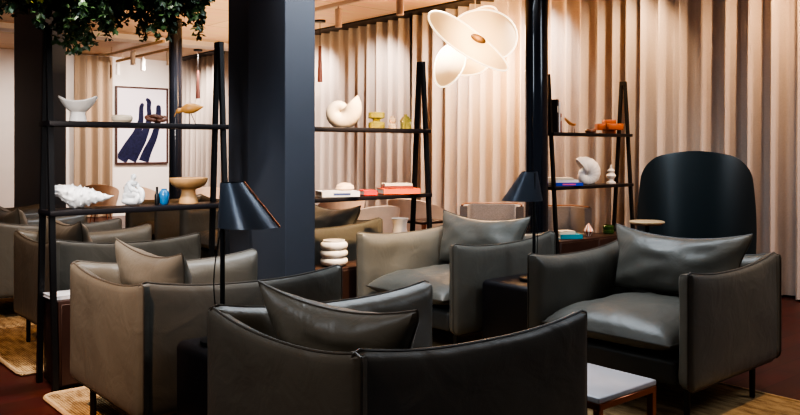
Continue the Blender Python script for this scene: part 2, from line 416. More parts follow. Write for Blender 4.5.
# ------------------------------------------------------------------ armchairs
CW, CD = .78, .87
def ztop_fn(a): return .655-.040*(1-abs(2*a-1)**2.4)
def ztop_arm(a): return ztop_fn(a)+.006-.018*a
SEAM = .024
def make_chair(name, rear):
    t = empty(name, (0, 0, 0))
    T = .076; x0 = -CD/2; y0 = CW/2
    # back panel: local x of panel -> chair y
    fr = Matrix(((0, 1, 0, x0+SEAM), (1, 0, 0, -y0), (0, 0, 1, 0), (0, 0, 0, 1)))
    bm, pts = panel(CW, .15, ztop_fn, T, frame=fr, wr=.008)
    bp = obj('back_panel', bm, M['leather'], t)
    bm = bmesh.new(); tube(bm, pts, .0042, 6, closed=True); obj('piping', bm, M['piping'], bp)
    for s in (-1, 1):
        fr = Matrix(((1, 0, 0, x0+.026), (0, 1, 0, s*(y0-SEAM)), (0, 0, 1, 0), (0, 0, 0, 1)))
        fr[0][3] = x0+.016
        bm, pts = panel(CD-.016, .15, ztop_arm, T, frame=fr, wr=.008, outer=s)
        ar = obj('arm', bm, M['leather'], t)
        bm = bmesh.new(); tube(bm, pts, .0042, 6, closed=True); obj('piping', bm, M['piping'], ar)
    bm = bmesh.new(); box(bm, (x0+.09, -y0+.085, .155), (CD/2-.035, y0-.085, .262), .02, 3); obj('base_frame', bm, M['leather_d'], t)
    # seat cushion
    bm = bmesh.new(); g = {}; n = 20; S = [2*s-1 for s in spaced(n, .75)]
    xa, xb, ya = x0+.10, CD/2-.005, y0-.098
    for j, tt in enumerate(S):
        for i, s in enumerate(S):
            x = (xa+xb)/2 + s*(xb-xa)/2*(1-.02*(1-abs(tt)**3)*0); y = tt*ya
            d = ((1-abs(s)**5)**.5)*((1-abs(tt)**5)**.5)
            wr = .010*noise.noise(Vector((s*2, tt*2, 4))) + .008*noise.noise(Vector((s*5, tt*5, 1)))
            for sd in (-1, 1):
                if i in (0, n) or j in (0, n):
                    if sd == 1: g[i, j, 1] = g[i, j, -1]; continue
                    co = Vector((x, y, .325))
                else:
                    z = .325 + (.085*d + .022*(1-s*s)*(1-tt*tt) + wr*d if sd == 1 else -.062*d)
                    bulge = .028*(1-(abs(z-.325)/.09)**2) if s > .9 else 0
                    co = Vector((x+0*bulge, y, z))
                g[i, j, sd] = bm.verts.new(co)
    for j in range(n):
        for i in range(n):
            for sd in (-1, 1):
                q = [g[i, j, sd], g[i+1, j, sd], g[i+1, j+1, sd], g[i, j+1, sd]]
                if sd == -1: q.reverse()
                bm.faces.new(q)
    sct = obj('seat_cushion', bm, M['leather'], t)
    bm = bmesh.new()
    tube(bm, [(xa, -ya, .325), (xb, -ya, .325), (xb, ya, .325), (xa, ya, .325)], .005, 6, closed=True); obj('piping', bm, M['piping'], sct)
    rl = [(-CD/2+.05, .21), (-CD/2+.05, -.21)] if rear == 'back' else [(-CD/2+.20, y0-.05), (-CD/2+.20, -y0+.05)]
    for (x, y) in rl + [(CD/2-.05, y0-.05), (CD/2-.05, -y0+.05)]:
        bm = bmesh.new(); lathe(bm, [(.009, 0), (.0115, .005), (.0125, .17)], 14, (x, y, 0)); obj('leg', bm, M['black'], t)
    return t
def make_cushion(seed, W, Hh=.328, W0=.56):
    bm, loop = cushion_mesh(W, Hh, .180, W0, seed=seed)
    c = obj('cushion', bm, M['leather'])
    bm = bmesh.new(); tube(bm, loop, .0038, 6, closed=True); obj('piping', bm, M['piping'], c)
    return c
protoF = make_chair('leather_armchair', 'back'); protoB = make_chair('leather_armchair', 'arm')
used = {'f': False, 'b': False}
cush0 = []
def put_chair(u, v, facing, label, clabel, dv=0.0, lean=.24, drz=0, W=.675, W0=.584, Hh=.328, anchor=None, arear=False, sx=1.0, sy=1.0, roll=0, yaw=0, dz=0, grp='low leather armchairs in facing pairs'):
    """u, v: the corner of the footprint with the smallest u and v"""
    c = uv(u+CD/2, v+CW/2)
    if anchor is not None:
        c = Vector((anchor[0], anchor[1], 0))
        R_ = Matrix.Rotation(drz, 3, 'Z'); c = c+R_ @ (U*CD*sx/2*(-1 if arear else 1)+V*CW*sy/2)
    key = 'f' if facing > 0 else 'b'; pr = protoF if facing > 0 else protoB
    o = copy_tree(pr) if used[key] else pr
    used[key] = True
    rz = ANG + (0 if facing > 0 else PI) + drz
    c.z = .0125
    o.location = c; o.rotation_euler = (0, 0, rz); o.scale = (sx, sy, 1); tag(o, label, 'armchair', grp)
    if clabel:
        k = make_cushion(len(cush0)*1.7, W, Hh, W0); cush0.append(k)
        m = Matrix.Translation(c) @ Matrix.Rotation(rz, 4, 'Z') @ Matrix.Translation((-.186, dv, .426+dz)) @ Matrix.Rotation(yaw, 4, 'Z') @ Matrix.Rotation(-lean, 4, 'Y') @ Matrix.Rotation(roll, 4, 'X')
        k.matrix_world = m
        tag(k, clabel, 'cushion', 'loose leather back cushions')
    return o
put_chair(0, 0, 1, 'large leather armchair in front, its back to us, cropped by the bottom edge', 'grey leather cushion with pointed corners in the large front armchair', .0, anchor=(-.112, 1.885), sx=1.065, W=.70, Hh=.30, roll=-.01, yaw=.09, dz=.002)
put_chair(0, 0, 1, 'leather armchair with warm tan lit back, beside the left shelf', 'tan lit leather cushion in the armchair beside the left shelf', 0, anchor=(-.945, 2.872), sx=1.06)
put_chair(0, 0, -1, 'dark grey leather armchair at right facing the marble table, seat in view', 'wide grey leather cushion in front of the black high-back chair', .0, anchor=(1.180, 3.213), sx=.96, sy=1.12, W=.73, W0=.655, drz=.03)
put_chair(0, 0, -1, 'grey leather armchair in the middle, left of the black box table with the lamp', 'pale grey leather cushion in the middle armchair beside the lamp', .0, anchor=(.298, 4.21), sx=.98, sy=1.12, W=.73, W0=.655, drz=.02)
put_chair(1.32, 4.45, 1, 'dark leather armchair just beyond the left shelf legs, first of the row at left', 'dark leather cushion in the armchair just beyond the left shelf')
put_chair(1.34, 5.77, 1, 'dark leather armchair second in the row beyond the left shelf', 'dark leather cushion at the left edge in the second armchair of the row')
put_chair(1.365, 7.05, 1, 'dark leather armchair third and farthest in the row, before the left navy column', None)
put_chair(0, 0, -1, 'leather armchair behind the middle shelf, arm lit golden', 'dark leather cushion behind the middle shelf, below the white and red books', .0, W=.66, anchor=(-.108, 5.70), arear=True)
put_chair(3.135, 6.055, -1, 'leather armchair seen under the wooden pedestal bowl through the left shelf', None)
put_chair(3.135, 7.34, -1, 'leather armchair farthest back, seen under the white sculpture through the left shelf', None)

# ------------------------------------------------------------------ A-frame shelves
def rack(p0, L, name_label):
    """p0: ground point under the left apex; runs along U for L"""
    t = empty('ladder_shelf', p0, ANG, name_label, 'shelf', 'black A-frame shelves between the columns')
    for x in (0, L):
        for s in (-1, 1):
            bm = bmesh.new()
            a = Vector((x, s*.125, 0)); b = Vector((x, s*.018, 1.74)); w = .0125
            lo = [bm.verts.new(a+Vector((dx, dy, 0))) for dx, dy in ((-w, -w), (w, -w), (w, w), (-w, w))]
            hi = [bm.verts.new(b+Vector((dx, dy, 0))) for dx, dy in ((-w, -w), (w, -w), (w, w), (-w, w))]
            bm.faces.new(lo[::-1]); bm.faces.new(hi)
            for k in range(4): bm.faces.new((lo[k], lo[(k+1) % 4], hi[(k+1) % 4], hi[k]))
            obj('leg', bm, M['black'], t, smooth=False)
    for z, d in ((.86, .098), (1.29, .088)):
        bm = bmesh.new(); box(bm, (-.014, -d, z-.026), (L+.014, d, z), .003, 2); obj('shelf_board', bm, M['blackwood'], t)
    bm = bmesh.new(); box(bm, (.018, -.115, .02), (L-.018, .115, .43), .004, 2); cb = obj('cabinet', bm, M['dark_wood'], t)
    bm = bmesh.new(); box(bm, (.03, -.120, .03), (L/2-.004, -.114, .415), .002, 1); obj('door', bm, M['dark_wood'], cb)
    bm = bmesh.new(); box(bm, (L/2+.004, -.120, .03), (L-.03, -.114, .415), .002, 1); obj('door', bm, M['dark_wood'], cb)
    bm = bmesh.new(); box(bm, (-.016, -.03, 1.715), (.016, .03, 1.75), .003, 1); obj('apex_cap', bm, M['black'], t)
    bm = bmesh.new(); box(bm, (L-.016, -.03, 1.715), (L+.016, .03, 1.75), .003, 1); obj('apex_cap', bm, M['black'], t)
    return t
RK = {'l': (Vector((-1.705, 3.865, 0)), .912), 'm': (Vector((.143, 5.44, 0))-U*.95, .95), 'r': (Vector((1.163, 6.35, 0)), 1.04)}
rack(*RK['l'], 'black A-frame shelf at left, holding the white shell and orange bird')
rack(*RK['m'], 'black A-frame shelf in the middle, holding the nautilus and red books')
rack(*RK['r'], 'black A-frame shelf at right, holding the orange cross box')
def on_rack(k, px, level, dv=0.0):
    """world point on a shelf board, at image column px"""
    p0, L = RK[k]; p0 = p0+V*dv; q = (px-400)/F
    t = (q*p0.y-p0.x)/(U.x-q*U.y); p = p0+U*t
    z = {0: .43, 1: .86, 2: 1.29}[level]
    return Vector((p.x, p.y, z+.0015)), F/p.y
EXTRA = {}

# ---- things on the left shelf
def boat_bowl():
    p, s = on_rack('l', 78, 2)
    t = empty('footed_bowl', p, ANG-.5, 'white ridged boat-shaped bowl on a foot, upper left shelf', 'bowl')
    bm = bmesh.new(); n, mm = 40, 10; rx, ry = .093, .080
    def pt(a, r, inner):
        x = rx*r*math.cos(a); y = ry*r*math.sin(a)
        rim = .094+.028*abs(math.cos(a))**2.4
        z = .038+(rim-.038)*(r**2.2)+(.006 if inner else 0)
        k = 1 if inner else 1+.012*math.cos(26*a)
        return Vector((x*k*(.96 if inner else 1), y*k*(.94 if inner else 1), z))
    rings = []
    seq = [(r/mm, False) for r in range(1, mm+1)]+[(r/mm, True) for r in range(mm, 0, -1)]
    for r, inn in seq: rings.append([bm.verts.new(pt(2*PI*k/n, r, inn)) for k in range(n)])
    for i in range(len(rings)-1):
        for k in range(n): bm.faces.new((rings[i][k], rings[i][(k+1) % n], rings[i+1][(k+1) % n], rings[i+1][k]))
    bm.faces.new(rings[0]); bm.faces.new(rings[-1])
    obj('bowl', bm, M['white_cer'], t)
    bm = bmesh.new(); lathe(bm, [(.042, 0), (.040, .01), (.034, .035), (.036, .046)], 28); obj('foot', bm, M['white_cer'], t)
boat_bowl()
p, s = on_rack('l', 122, 2)
bm = bmesh.new(); lathe(bm, [(.0, 0), (.042, .001), (.052, .012), (.053, .026), (.046, .036), (.0, .040)], 28)
tag(obj('stone_dish', bm, M['shell'], loc=p), 'low rounded cream stone between the boat bowl and knotted wood', 'stone')
def knot():
    p, s = on_rack('l', 156, 2)
    bm = bmesh.new()
    for k, (cx, tx, ty) in enumerate(((-.028, .5, .3), (.0, -.6, 1.2), (.028, .5, -.5))):
        pts = []
        for i in range(20):
            a = 2*PI*i/20; q = Vector((.024*math.cos(a), .018*math.sin(a), 0))
            q = Matrix.Rotation(tx, 3, 'X') @ Matrix.Rotation(ty*.4, 3, 'Y') @ q
            pts.append(q+Vector((cx, 0, .022)))
        tube(bm, pts, .0105, 10, closed=True)
    zmin = min(v.co.z for v in bm.verts)
    for v in bm.verts: v.co.z -= zmin
    tag(obj('wooden_knot', bm, M['brown_wood'], loc=p, rz=ANG), 'small dark brown wooden knot beside the orange bird', 'ornament')
knot()
def bird():
    p, s = on_rack('l', 189, 2)
    t = empty('wooden_bird', p, ANG+PI-.55, 'orange wooden bird on two wire legs, upper left shelf', 'bird figure')
    bm = bmesh.new(); n = 18; rings = []
    prof = [(-.075, .003, .012), (-.055, .010, .008), (-.03, .020, .003), (0, .0245, 0), (.022, .021, .0), (.038, .013, .0)]
    pr = [(-.078, .001), (-.066, .008), (-.048, .017), (-.025, .026), (0, .029), (.02, .0245), (.034, .016), (.042, .0125), (.050, .0155), (.059, .0145), (.066, .009), (.069, .001)]
    zc = [.094, .091, .088, .085, .083, .081, .078, .074, .071, .069, .067, .066]
    for (x, r), z in zip(pr, zc):
        rings.append([bm.verts.new((x, r*.9*math.cos(2*PI*k/n), z+r*math.sin(2*PI*k/n))) for k in range(n)])
    for i in range(len(rings)-1):
        for k in range(n): bm.faces.new((rings[i][k], rings[i][(k+1) % n], rings[i+1][(k+1) % n], rings[i+1][k]))
    bm.faces.new(rings[0]); bm.faces.new(rings[-1]); obj('body', bm, M['orange_wood'], t)
    bm = bmesh.new(); tube(bm, [(.064, 0, .066), (.073, 0, .052), (.077, 0, .038)], .003, 6, radii=[.0035, .0028, .001]); obj('beak', bm, M['orange_wood'], t)
    for a, b in (((-.002, .008, .066), (-.004, .010, 0)), ((-.006, -.008, .066), (-.034, -.012, 0))):
        bm = bmesh.new(); tube(bm, [a, b], .0022, 6); obj('leg', bm, M['black'], t)
bird()
def conch():
    p, s = on_rack('l', 84, 1)
    t = empty('conch_shell', p, ANG-.62, 'large white ribbed sea shell lying on the lower left shelf', 'shell')
    bm = bmesh.new(); n, mm = 56, 70; L = .29; rings = []
    for j in range(mm+1):
        f = j/mm; x = -L/2+L*f
        base = (.022+.036*smoothstep(f/.38)) if f < .38 else .058*(1-((f-.38)/.62)**1.25)
        base = max(base, .0015)
        ring = []
        for k in range(n):
            a = 2*PI*k/n
            ph = a*1.0+f*2*PI*(5.0 if f > .35 else 2.5)
            w = .08*math.cos(f*2*PI*9+a) if f > .38 else .045*math.cos(11*a+f*6)
            kn = .20*max(0, math.cos(7*a+f*22))**4*max(0, math.cos(f*2*PI*9+a-.5))**2
            r = base*(1+w+kn+.06*noise.noise(Vector((math.cos(a)*2, math.sin(a)*2, f*14))))
            flare = 1+.55*max(0, math.cos(a-2.2))*(1-smoothstep(f/.5))
            y = r*flare*math.cos(a)*.95; z = r*flare*math.sin(a)
            ring.append(bm.verts.new((x, y, z-base+.115-.045*smoothstep((f-.45)/.55))))
        rings.append(ring)
    for i in range(mm):
        for k in range(n): bm.faces.new((rings[i][k], rings[i][(k+1) % n], rings[i+1][(k+1) % n], rings[i+1][k]))
    bm.faces.new(rings[-1])
    # aperture: a hollow funnel going in from the lip
    prev = rings[0]
    for d, sc_ in ((.02, .82), (.06, .55), (.09, .25)):
        c = sum((v.co for v in rings[0]), Vector())/n
        cur = [bm.verts.new(Vector((c.x+d, c.y+(v.co.y-c.y)*sc_, c.z+(v.co.z-c.z)*sc_))) for v in rings[0]]
        for k in range(n): bm.faces.new((prev[k], cur[k], cur[(k+1) % n], prev[(k+1) % n]))
        prev = cur
    bm.faces.new(prev)
    zmin = min(v.co.z for v in bm.verts)
    zc = sorted(v.co.z for v in bm.verts)[int(len(bm.verts)*.012)]
    for v in bm.verts: v.co.z = max(v.co.z-zc, 0)*.93
    obj('shell_body', bm, M['plaster'], t)
conch()
def figure():
    p, s = on_rack('l', 132, 1)
    bm = bmesh.new()
    R = Matrix.Rotation
    ell(bm, (0, 0, .020), (.062, .040, .022))                       # plinth of rock
    ell(bm, (-.022, 0, .045), (.030, .032, .030))                   # hips
    ell(bm, (-.016, 0, .085), (.024, .031, .042), R(.25, 3, 'Y'))   # torso bending forward
    ell(bm, (-.002, 0, .112), (.020, .034, .018))                   # shoulders
    ell(bm, (.010, 0, .145), (.015, .013, .018), R(.35, 3, 'Y'))    # bowed head
    ell(bm, (.004, 0, .127), (.009, .009, .014))                    # neck
    ell(bm, (.018, .020, .062), (.040, .015, .016), R(-.25, 3, 'Y'))
    ell(bm, (.018, -.020, .055), (.042, .015, .016), R(-.05, 3, 'Y'))
    ell(bm, (.048, .020, .040), (.013, .013, .034), R(.2, 3, 'Y'))
    ell(bm, (.050, -.022, .030), (.014, .014, .028), R(.5, 3, 'Y'))
    for sgn in (1, -1):
        ell(bm, (.012, sgn*.034, .095), (.011, .010, .030), R(-.5, 3, 'Y'))
        ell(bm, (.034, sgn*.024, .082), (.027, .009, .010), R(.5, 3, 'Y'))
    o = obj('seated_sculpture', bm, M['plaster'], loc=p, rz=-.35)
    md = o.modifiers.new('merge', 'REMESH'); md.mode = 'VOXEL'; md.voxel_size = .0035; md.use_smooth_shade = True
    sm = o.modifiers.new('soft', 'SMOOTH'); sm.iterations = 4; sm.factor = .5
    o.location.z += .004
    tag(o, 'white plaster sculpture of a crouched seated figure, lower left shelf', 'sculpture')
figure()
p, s = on_rack('l', 164, 1)
bm = bmesh.new(); lathe(bm, [(.018, 0), (.024, .01), (.028, .035), (.029, .05), (.024, .068), (.014, .078), (.015, .083), (.011, .083), (.010, .07), (.0, .03)], 28)
tag(obj('vase', bm, M['blue_glaze'], loc=p), 'small rounded blue glazed vase beside the wooden pedestal bowl', 'vase')
p, s = on_rack('l', 157, 1)
bm = bmesh.new(); lathe(bm, [(.011, 0), (.0125, .004), (.0125, .05), (.007, .062), (.0055, .09), (.007, .094), (.0, .094)], 20)
tag(obj('bottle', bm, M['black'], loc=p), 'slender black bottle just left of the blue vase', 'bottle')
p, s = on_rack('l', 188.5, 1)
t = empty('pedestal_bowl', p, 0, 'turned pale wooden bowl on a flared pedestal, lower left shelf', 'bowl')
bm = bmesh.new(); lathe(bm, [(.035, .075), (.06, .083), (.086, .098), (.100, .118), (.102, .136), (.096, .139), (.09, .125), (.06, .105), (.0, .098)], 40); obj('bowl', bm, M['spot_oak'], t)
bm = bmesh.new(); lathe(bm, [(.052, 0), (.052, .006), (.046, .03), (.037, .055), (.036, .07), (.040, .078)], 36); obj('pedestal', bm, M['spot_oak'], t)
def book(loc, rz, L, W, T, cover, label, name='book', pages=True, ink=None, grp=None, tilt=None):
    t = empty(name, loc, rz, label, 'book', grp)
    bm = bmesh.new(); c = .003
    box(bm, (-L/2, -W/2, 0), (L/2, W/2, c)); box(bm, (-L/2, -W/2, T-c), (L/2, W/2, T)); box(bm, (-L/2, -W/2, 0), (L/2, -W/2+c, T))
    cv = obj('cover', bm, cover, t, smooth=False)
    bm = bmesh.new(); box(bm, (-L/2+.004, -W/2+c, c), (L/2-.004, W/2-.005, T-c)); obj('pages', bm, M['paper'], t, smooth=False)
    if ink:
        bm = bmesh.new(); box(bm, (-L*.2, -W/2-.0008, T*.3), (L*.25, -W/2, T*.7)); obj('spine_print', bm, ink, t, smooth=False)
    return t
p, s = on_rack('l', 66, 0)
book(p, ANG, .17, .16, .018, M['white_cover'], 'white book lying on the cabinet top of the left shelf')

# ---- middle shelf
def nautilus(p, rz, size, label, ribs=0, m=None, name='nautilus_shell', end=.75):
    t = empty(name, p, rz, label, 'shell')
    bm = bmesh.new(); turns = 2.1; n, mm = 28, 120; rings = []
    b = math.log(2.5)/(2*PI); Rm = size*.60
    th1 = 2*PI*turns
    for j in range(mm+1):
        th = th1*j/mm
        ro = Rm*math.exp(b*(th-th1)); ri = ro*.02
        cr = (ro+ri)/2; hr = (ro-ri)/2; a0 = th-th1+end
        d = Vector((math.cos(a0), 0, math.sin(a0))); ring = []
        k_ = 1+ribs*.05*(0.5+0.5*math.cos(th*16))
        for k in range(n):
            a = 2*PI*k/n
            q = d*(cr+hr*math.cos(a)*k_)+Vector((0, hr*.85*math.sin(a)*k_, 0))
            ring.append(bm.verts.new(q))
        rings.append(ring)
    for i in range(mm):
        for k in range(n): bm.faces.new((rings[i][k], rings[i][(k+1) % n], rings[i+1][(k+1) % n], rings[i+1][k]))
    bm.faces.new(rings[0])
    prev = rings[-1]; c = sum((v.co for v in prev), Vector())/n; src = [v.co.copy() for v in prev]
    dirn = Vector((math.sin(end), 0, -math.cos(end)))
    for dd, s_ in ((0, .9), (.18*size, .7), (.3*size, .3)):
        cur = [bm.verts.new(c+(q-c)*s_+dirn*dd) for q in src]
        for k in range(n): bm.faces.new((prev[k], cur[k], cur[(k+1) % n], prev[(k+1) % n]))
        prev = cur
    bm.faces.new(prev)
    zs = sorted(v.co.z for v in bm.verts); z0 = zs[int(len(zs)*.01)]
    xs = [v.co.x for v in bm.verts]; xm = (min(xs)+max(xs))/2
    for v in bm.verts: v.co.z = max(0, v.co.z-z0); v.co.x -= xm
    obj('shell_body', bm, m or M['shell'], t)
    return t
p, s = on_rack('m', 344, 2)
nautilus(p, .1, .255, 'large ivory nautilus shell standing on the middle upper shelf')
p, s = on_rack('m', 376.5, 2)
bm = bmesh.new(); lathe(bm, [(.052, 0), (.054, .004), (.054, .034), (.050, .038), (.024, .044), (.024, .058), (.050, .064), (.054, .068), (.054, .098), (.050, .102), (0, .102)], 32)
tag(obj('glass_spool', bm, M['olive_glass'], loc=p), 'squat olive glass spool beside the nautilus shell', 'glass ornament')
p, s = on_rack('m', 392.5, 2)
bm = bmesh.new(); lathe(bm, [(.027, 0), (.028, .02), (.022, .028), (.015, .034), (.022, .042), (.023, .058), (.014, .066), (.013, .082), (0, .084)], 28)
tag(obj('glass_ornament', bm, M['peach_glass'], loc=p), 'small stepped peach glass ornament between two olive glass pieces', 'glass ornament')
p, s = on_rack('m', 405.5, 2)
bm = bmesh.new(); w = .032
box(bm, (-w, -w, 0), (w, w, .05), .003, 2)
a = [bm.verts.new(q) for q in ((-w-.004, -w, .05), (w+.004, -w, .05), (w*.3, -w, .083), (-w*.3, -w, .083))]
b = [bm.verts.new(q) for q in ((-w-.004, w, .05), (w+.004, w, .05), (w*.3, w, .083), (-w*.3, w, .083))]
bm.faces.new(a); bm.faces.new(b[::-1])
for k in range(4): bm.faces.new((a[k], b[k], b[(k+1) % 4], a[(k+1) % 4]))
box(bm, (-.01, -.01, .083), (.01, .01, .098), .002, 2)
tag(obj('glass_house', bm, M['olive_glass'], loc=p, rz=.3), 'little olive glass house with stepped roof by the middle shelf end', 'glass ornament')
p, s = on_rack('m', 337, 1); book(p, ANG-.35, .24, .19, .034, M['white_cover'], 'white book with navy spine lying left on the middle lower shelf', ink=M['navy_cover'])
EXTRA['stone'] = on_rack('m', 345, 1, .02)[0]
p, s = on_rack('m', 368, 1); book(p, ANG-.4, .085, .15, .030, M['red'], 'small bright red book between the white and orange books')
p, s = on_rack('m', 398, 1); book(p, ANG-.4, .25, .19, .036, M['orange'], 'wide orange book lying on the middle lower shelf')
book(p+Vector((-.006, -.0, .0366)), ANG-.5, .19, .14, .016, M['maroon_cover'], 'thin maroon book stacked directly on the orange book')
book(p+Vector((-.01, -.0, .0532)), ANG-.46, .185, .14, .014, M['cream_cover'], 'cream book topmost of the stack above the orange book')
bm = bmesh.new(); lathe(bm, [(0, 0), (.045, .0), (.060, .012), (.055, .030), (.03, .044), (0, .048)], 24, fn=lambda r, z, a: r*(1+.1*math.sin(2*a+1)))
q = EXTRA['stone']+Vector((0, 0, .0345)); tag(obj('pebble', bm, M['peach'], loc=q, rz=ANG), 'smooth pinkish pebble resting on the white book, middle shelf', 'stone')
p, s = on_rack('m', 334, 0)
bm = bmesh.new()
pr = [(.05, 0)]
for k in range(3):
    for i in range(9):
        a = -PI/2+PI*i/8; pr.append((.066+.020*math.cos(a), .029+k*.048+.024*math.sin(a)))
pr += [(.066, .152), (.068, .160), (.062, .160), (.06, .14), (0, .12)]
lathe(bm, pr, 36); tag(obj('vase', bm, M['white_cer'], loc=p), 'cream vase of three stacked rings on the middle shelf cabinet', 'vase')

# ---- right shelf
p, s = on_rack('r', 551.5, 2, .02)
def standing_book(p, T, Hh, m, label, rz):
    t = empty('book', p, rz, label, 'book', 'upright books on the right shelf')
    bm = bmesh.new(); W = .13; c = .003
    box(bm, (0, -W/2, 0), (c, W/2, Hh)); box(bm, (T-c, -W/2, 0), (T, W/2, Hh)); box(bm, (0, -W/2, 0), (T, -W/2+c, Hh)); obj('cover', bm, m, t, smooth=False)
    bm = bmesh.new(); box(bm, (c, -W/2+c, .003), (T-c, W/2-.005, Hh-.004)); obj('pages', bm, M['paper'], t, smooth=False)
    bm = bmesh.new(); box(bm, (T*.25, -W/2-.0006, Hh*.6), (T*.75, -W/2, Hh*.8)); obj('spine_print', bm, M['cream_cover'], t, smooth=False)
standing_book(p-U*.012, .022, .262, M['dark_cover'], 'tall black book standing by the round column on right shelf', ANG)
standing_book(p+U*.012, .018, .240, M['white_cover'], 'white book standing upright against the black one, right shelf', ANG)
standing_book(p+U*.032, .014, .150, M['maroon_cover'], 'short maroon book standing at the end of the upright books', ANG)
def flake():
    p, s = on_rack('r', 570, 2)
    t = empty('wooden_leaf_figure', p, .2, 'curled wooden leaf figure on thin wire legs, right upper shelf', 'ornament')
    bm = bmesh.new(); n, mm = 12, 12; g = []
    for j in range(mm+1):
        f = j/mm; row = []
        for k in range(n+1):
            q = k/n*2-1; w = .034*math.sin(PI*min(1, .08+f*.9))**.7
            row.append(bm.verts.new((-.05+.1*f, q*w, .088-.05*f+.045*(f-.5)**2*2+.018*q*q)))
        g.append(row)
    for j in range(mm):
        for k in range(n): bm.faces.new((g[j][k], g[j+1][k], g[j+1][k+1], g[j][k+1]))
    r = bmesh.ops.solidify(bm, geom=bm.faces[:], thickness=.008)
    obj('body', bm, M['oak'], t)
    for x, y in ((-.005, .012), (.005, -.014), (.03, .012), (.036, -.010)):
        bm = bmesh.new(); tube(bm, [(x*.8, y*.8, .066-.35*x), (x, y, 0)], .0022, 6); obj('leg', bm, M['black'], t)
flake()
p, s = on_rack('r', 590.5, 2)
bm = bmesh.new(); lathe(bm, [(.028, 0), (.042, .006), (.046, .020), (.040, .033), (.030, .036), (.022, .028), (0, .022)], 28)
tag(obj('dish', bm, M['brown_wood'], loc=p), 'small dark round dish beside the orange cross box', 'dish')
p, s = on_rack('r', 609, 2)
t = empty('cross_box', p, .15, 'orange lacquered cross-shaped box on the right upper shelf', 'box')
bm = bmesh.new(); box(bm, (-.045, -.04, 0), (.045, .04, .04), .003, 2); obj('foot', bm, M['orange_lac'], t)
bm = bmesh.new(); box(bm, (-.112, -.045, .030), (.112, .045, .085), .004, 2); box(bm, (-.045, -.095, .031), (.045, .095, .084), .004, 2); obj('body', bm, M['orange_lac'], t)
bm = bmesh.new(); box(bm, (-.046, -.046, .086), (.046, .046, .118), .004, 2); obj('lid', bm, M['orange_lac'], t)
p, s = on_rack('r', 564, 1)
book(p, ANG-.5, .25, .18, .026, M['blue_cover'], 'cobalt blue book with pink spine print, right lower shelf', ink=M['pink_ink'])
book(p+Vector((-.03, 0, .0266)), ANG-.45, .24, .17, .022, M['white_cover'], 'white book directly on the cobalt blue book')
book(p+Vector((-.04, 0, .0492)), ANG-.55, .19, .15, .016, M['cream_cover'], 'cream book topmost above the cobalt blue book')
p, s = on_rack('r', 588, 1)
nautilus(p, .1, .265, 'white ribbed spiral shell on the right lower shelf', ribs=1.2, m=M['white_cer'], name='spiral_shell', end=2.2)
p, s = on_rack('r', 611, 1)
bm = bmesh.new(); lathe(bm, [(.040, 0), (.040, .012), (.020, .022), (.016, .04), (.036, .052), (.042, .066), (.034, .082), (.016, .09), (.030, .102), (.033, .112), (.020, .122), (.010, .13), (.008, .16), (.0, .165)], 30)
tag(obj('candlestick', bm, M['white_cer'], loc=p), 'turned white candlestick beside the ribbed spiral shell', 'candlestick')
p, s = on_rack('r', 568, 0)
book(p, ANG-.5, .19, .15, .034, M['teal_cover'], 'teal book lying on the right shelf cabinet')
book(p+Vector((-.03, .01, .0346)), ANG-.4, .14, .12, .026, M['cream_cover'], 'small cream book lying on the teal book')
p, s = on_rack('r', 588.5, 0)
bm = bmesh.new(); n = 16
lathe(bm, [(.020, 0), (.024, .012), (.046, .040), (.040, .055), (.012, .092), (.004, .104), (0, .105)], n, mis=lambda i, k: k % 2)
tag(obj('faceted_ornament', bm, [M['copper'], M['white_cer']], smooth=False, loc=p), 'copper and white striped faceted ornament on the right shelf cabinet', 'ornament')
p, s = on_rack('r', 608.5, 0)
bm = bmesh.new(); lathe(bm, [(.040, 0), (.046, .006), (.048, .03), (.044, .036), (.048, .042), (.048, .066), (.042, .072), (.038, .07), (.036, .02), (0, .012)], 30)
tag(obj('jar', bm, M['green_glass'], loc=p), 'low dark green glass jar on the right shelf cabinet', 'jar')

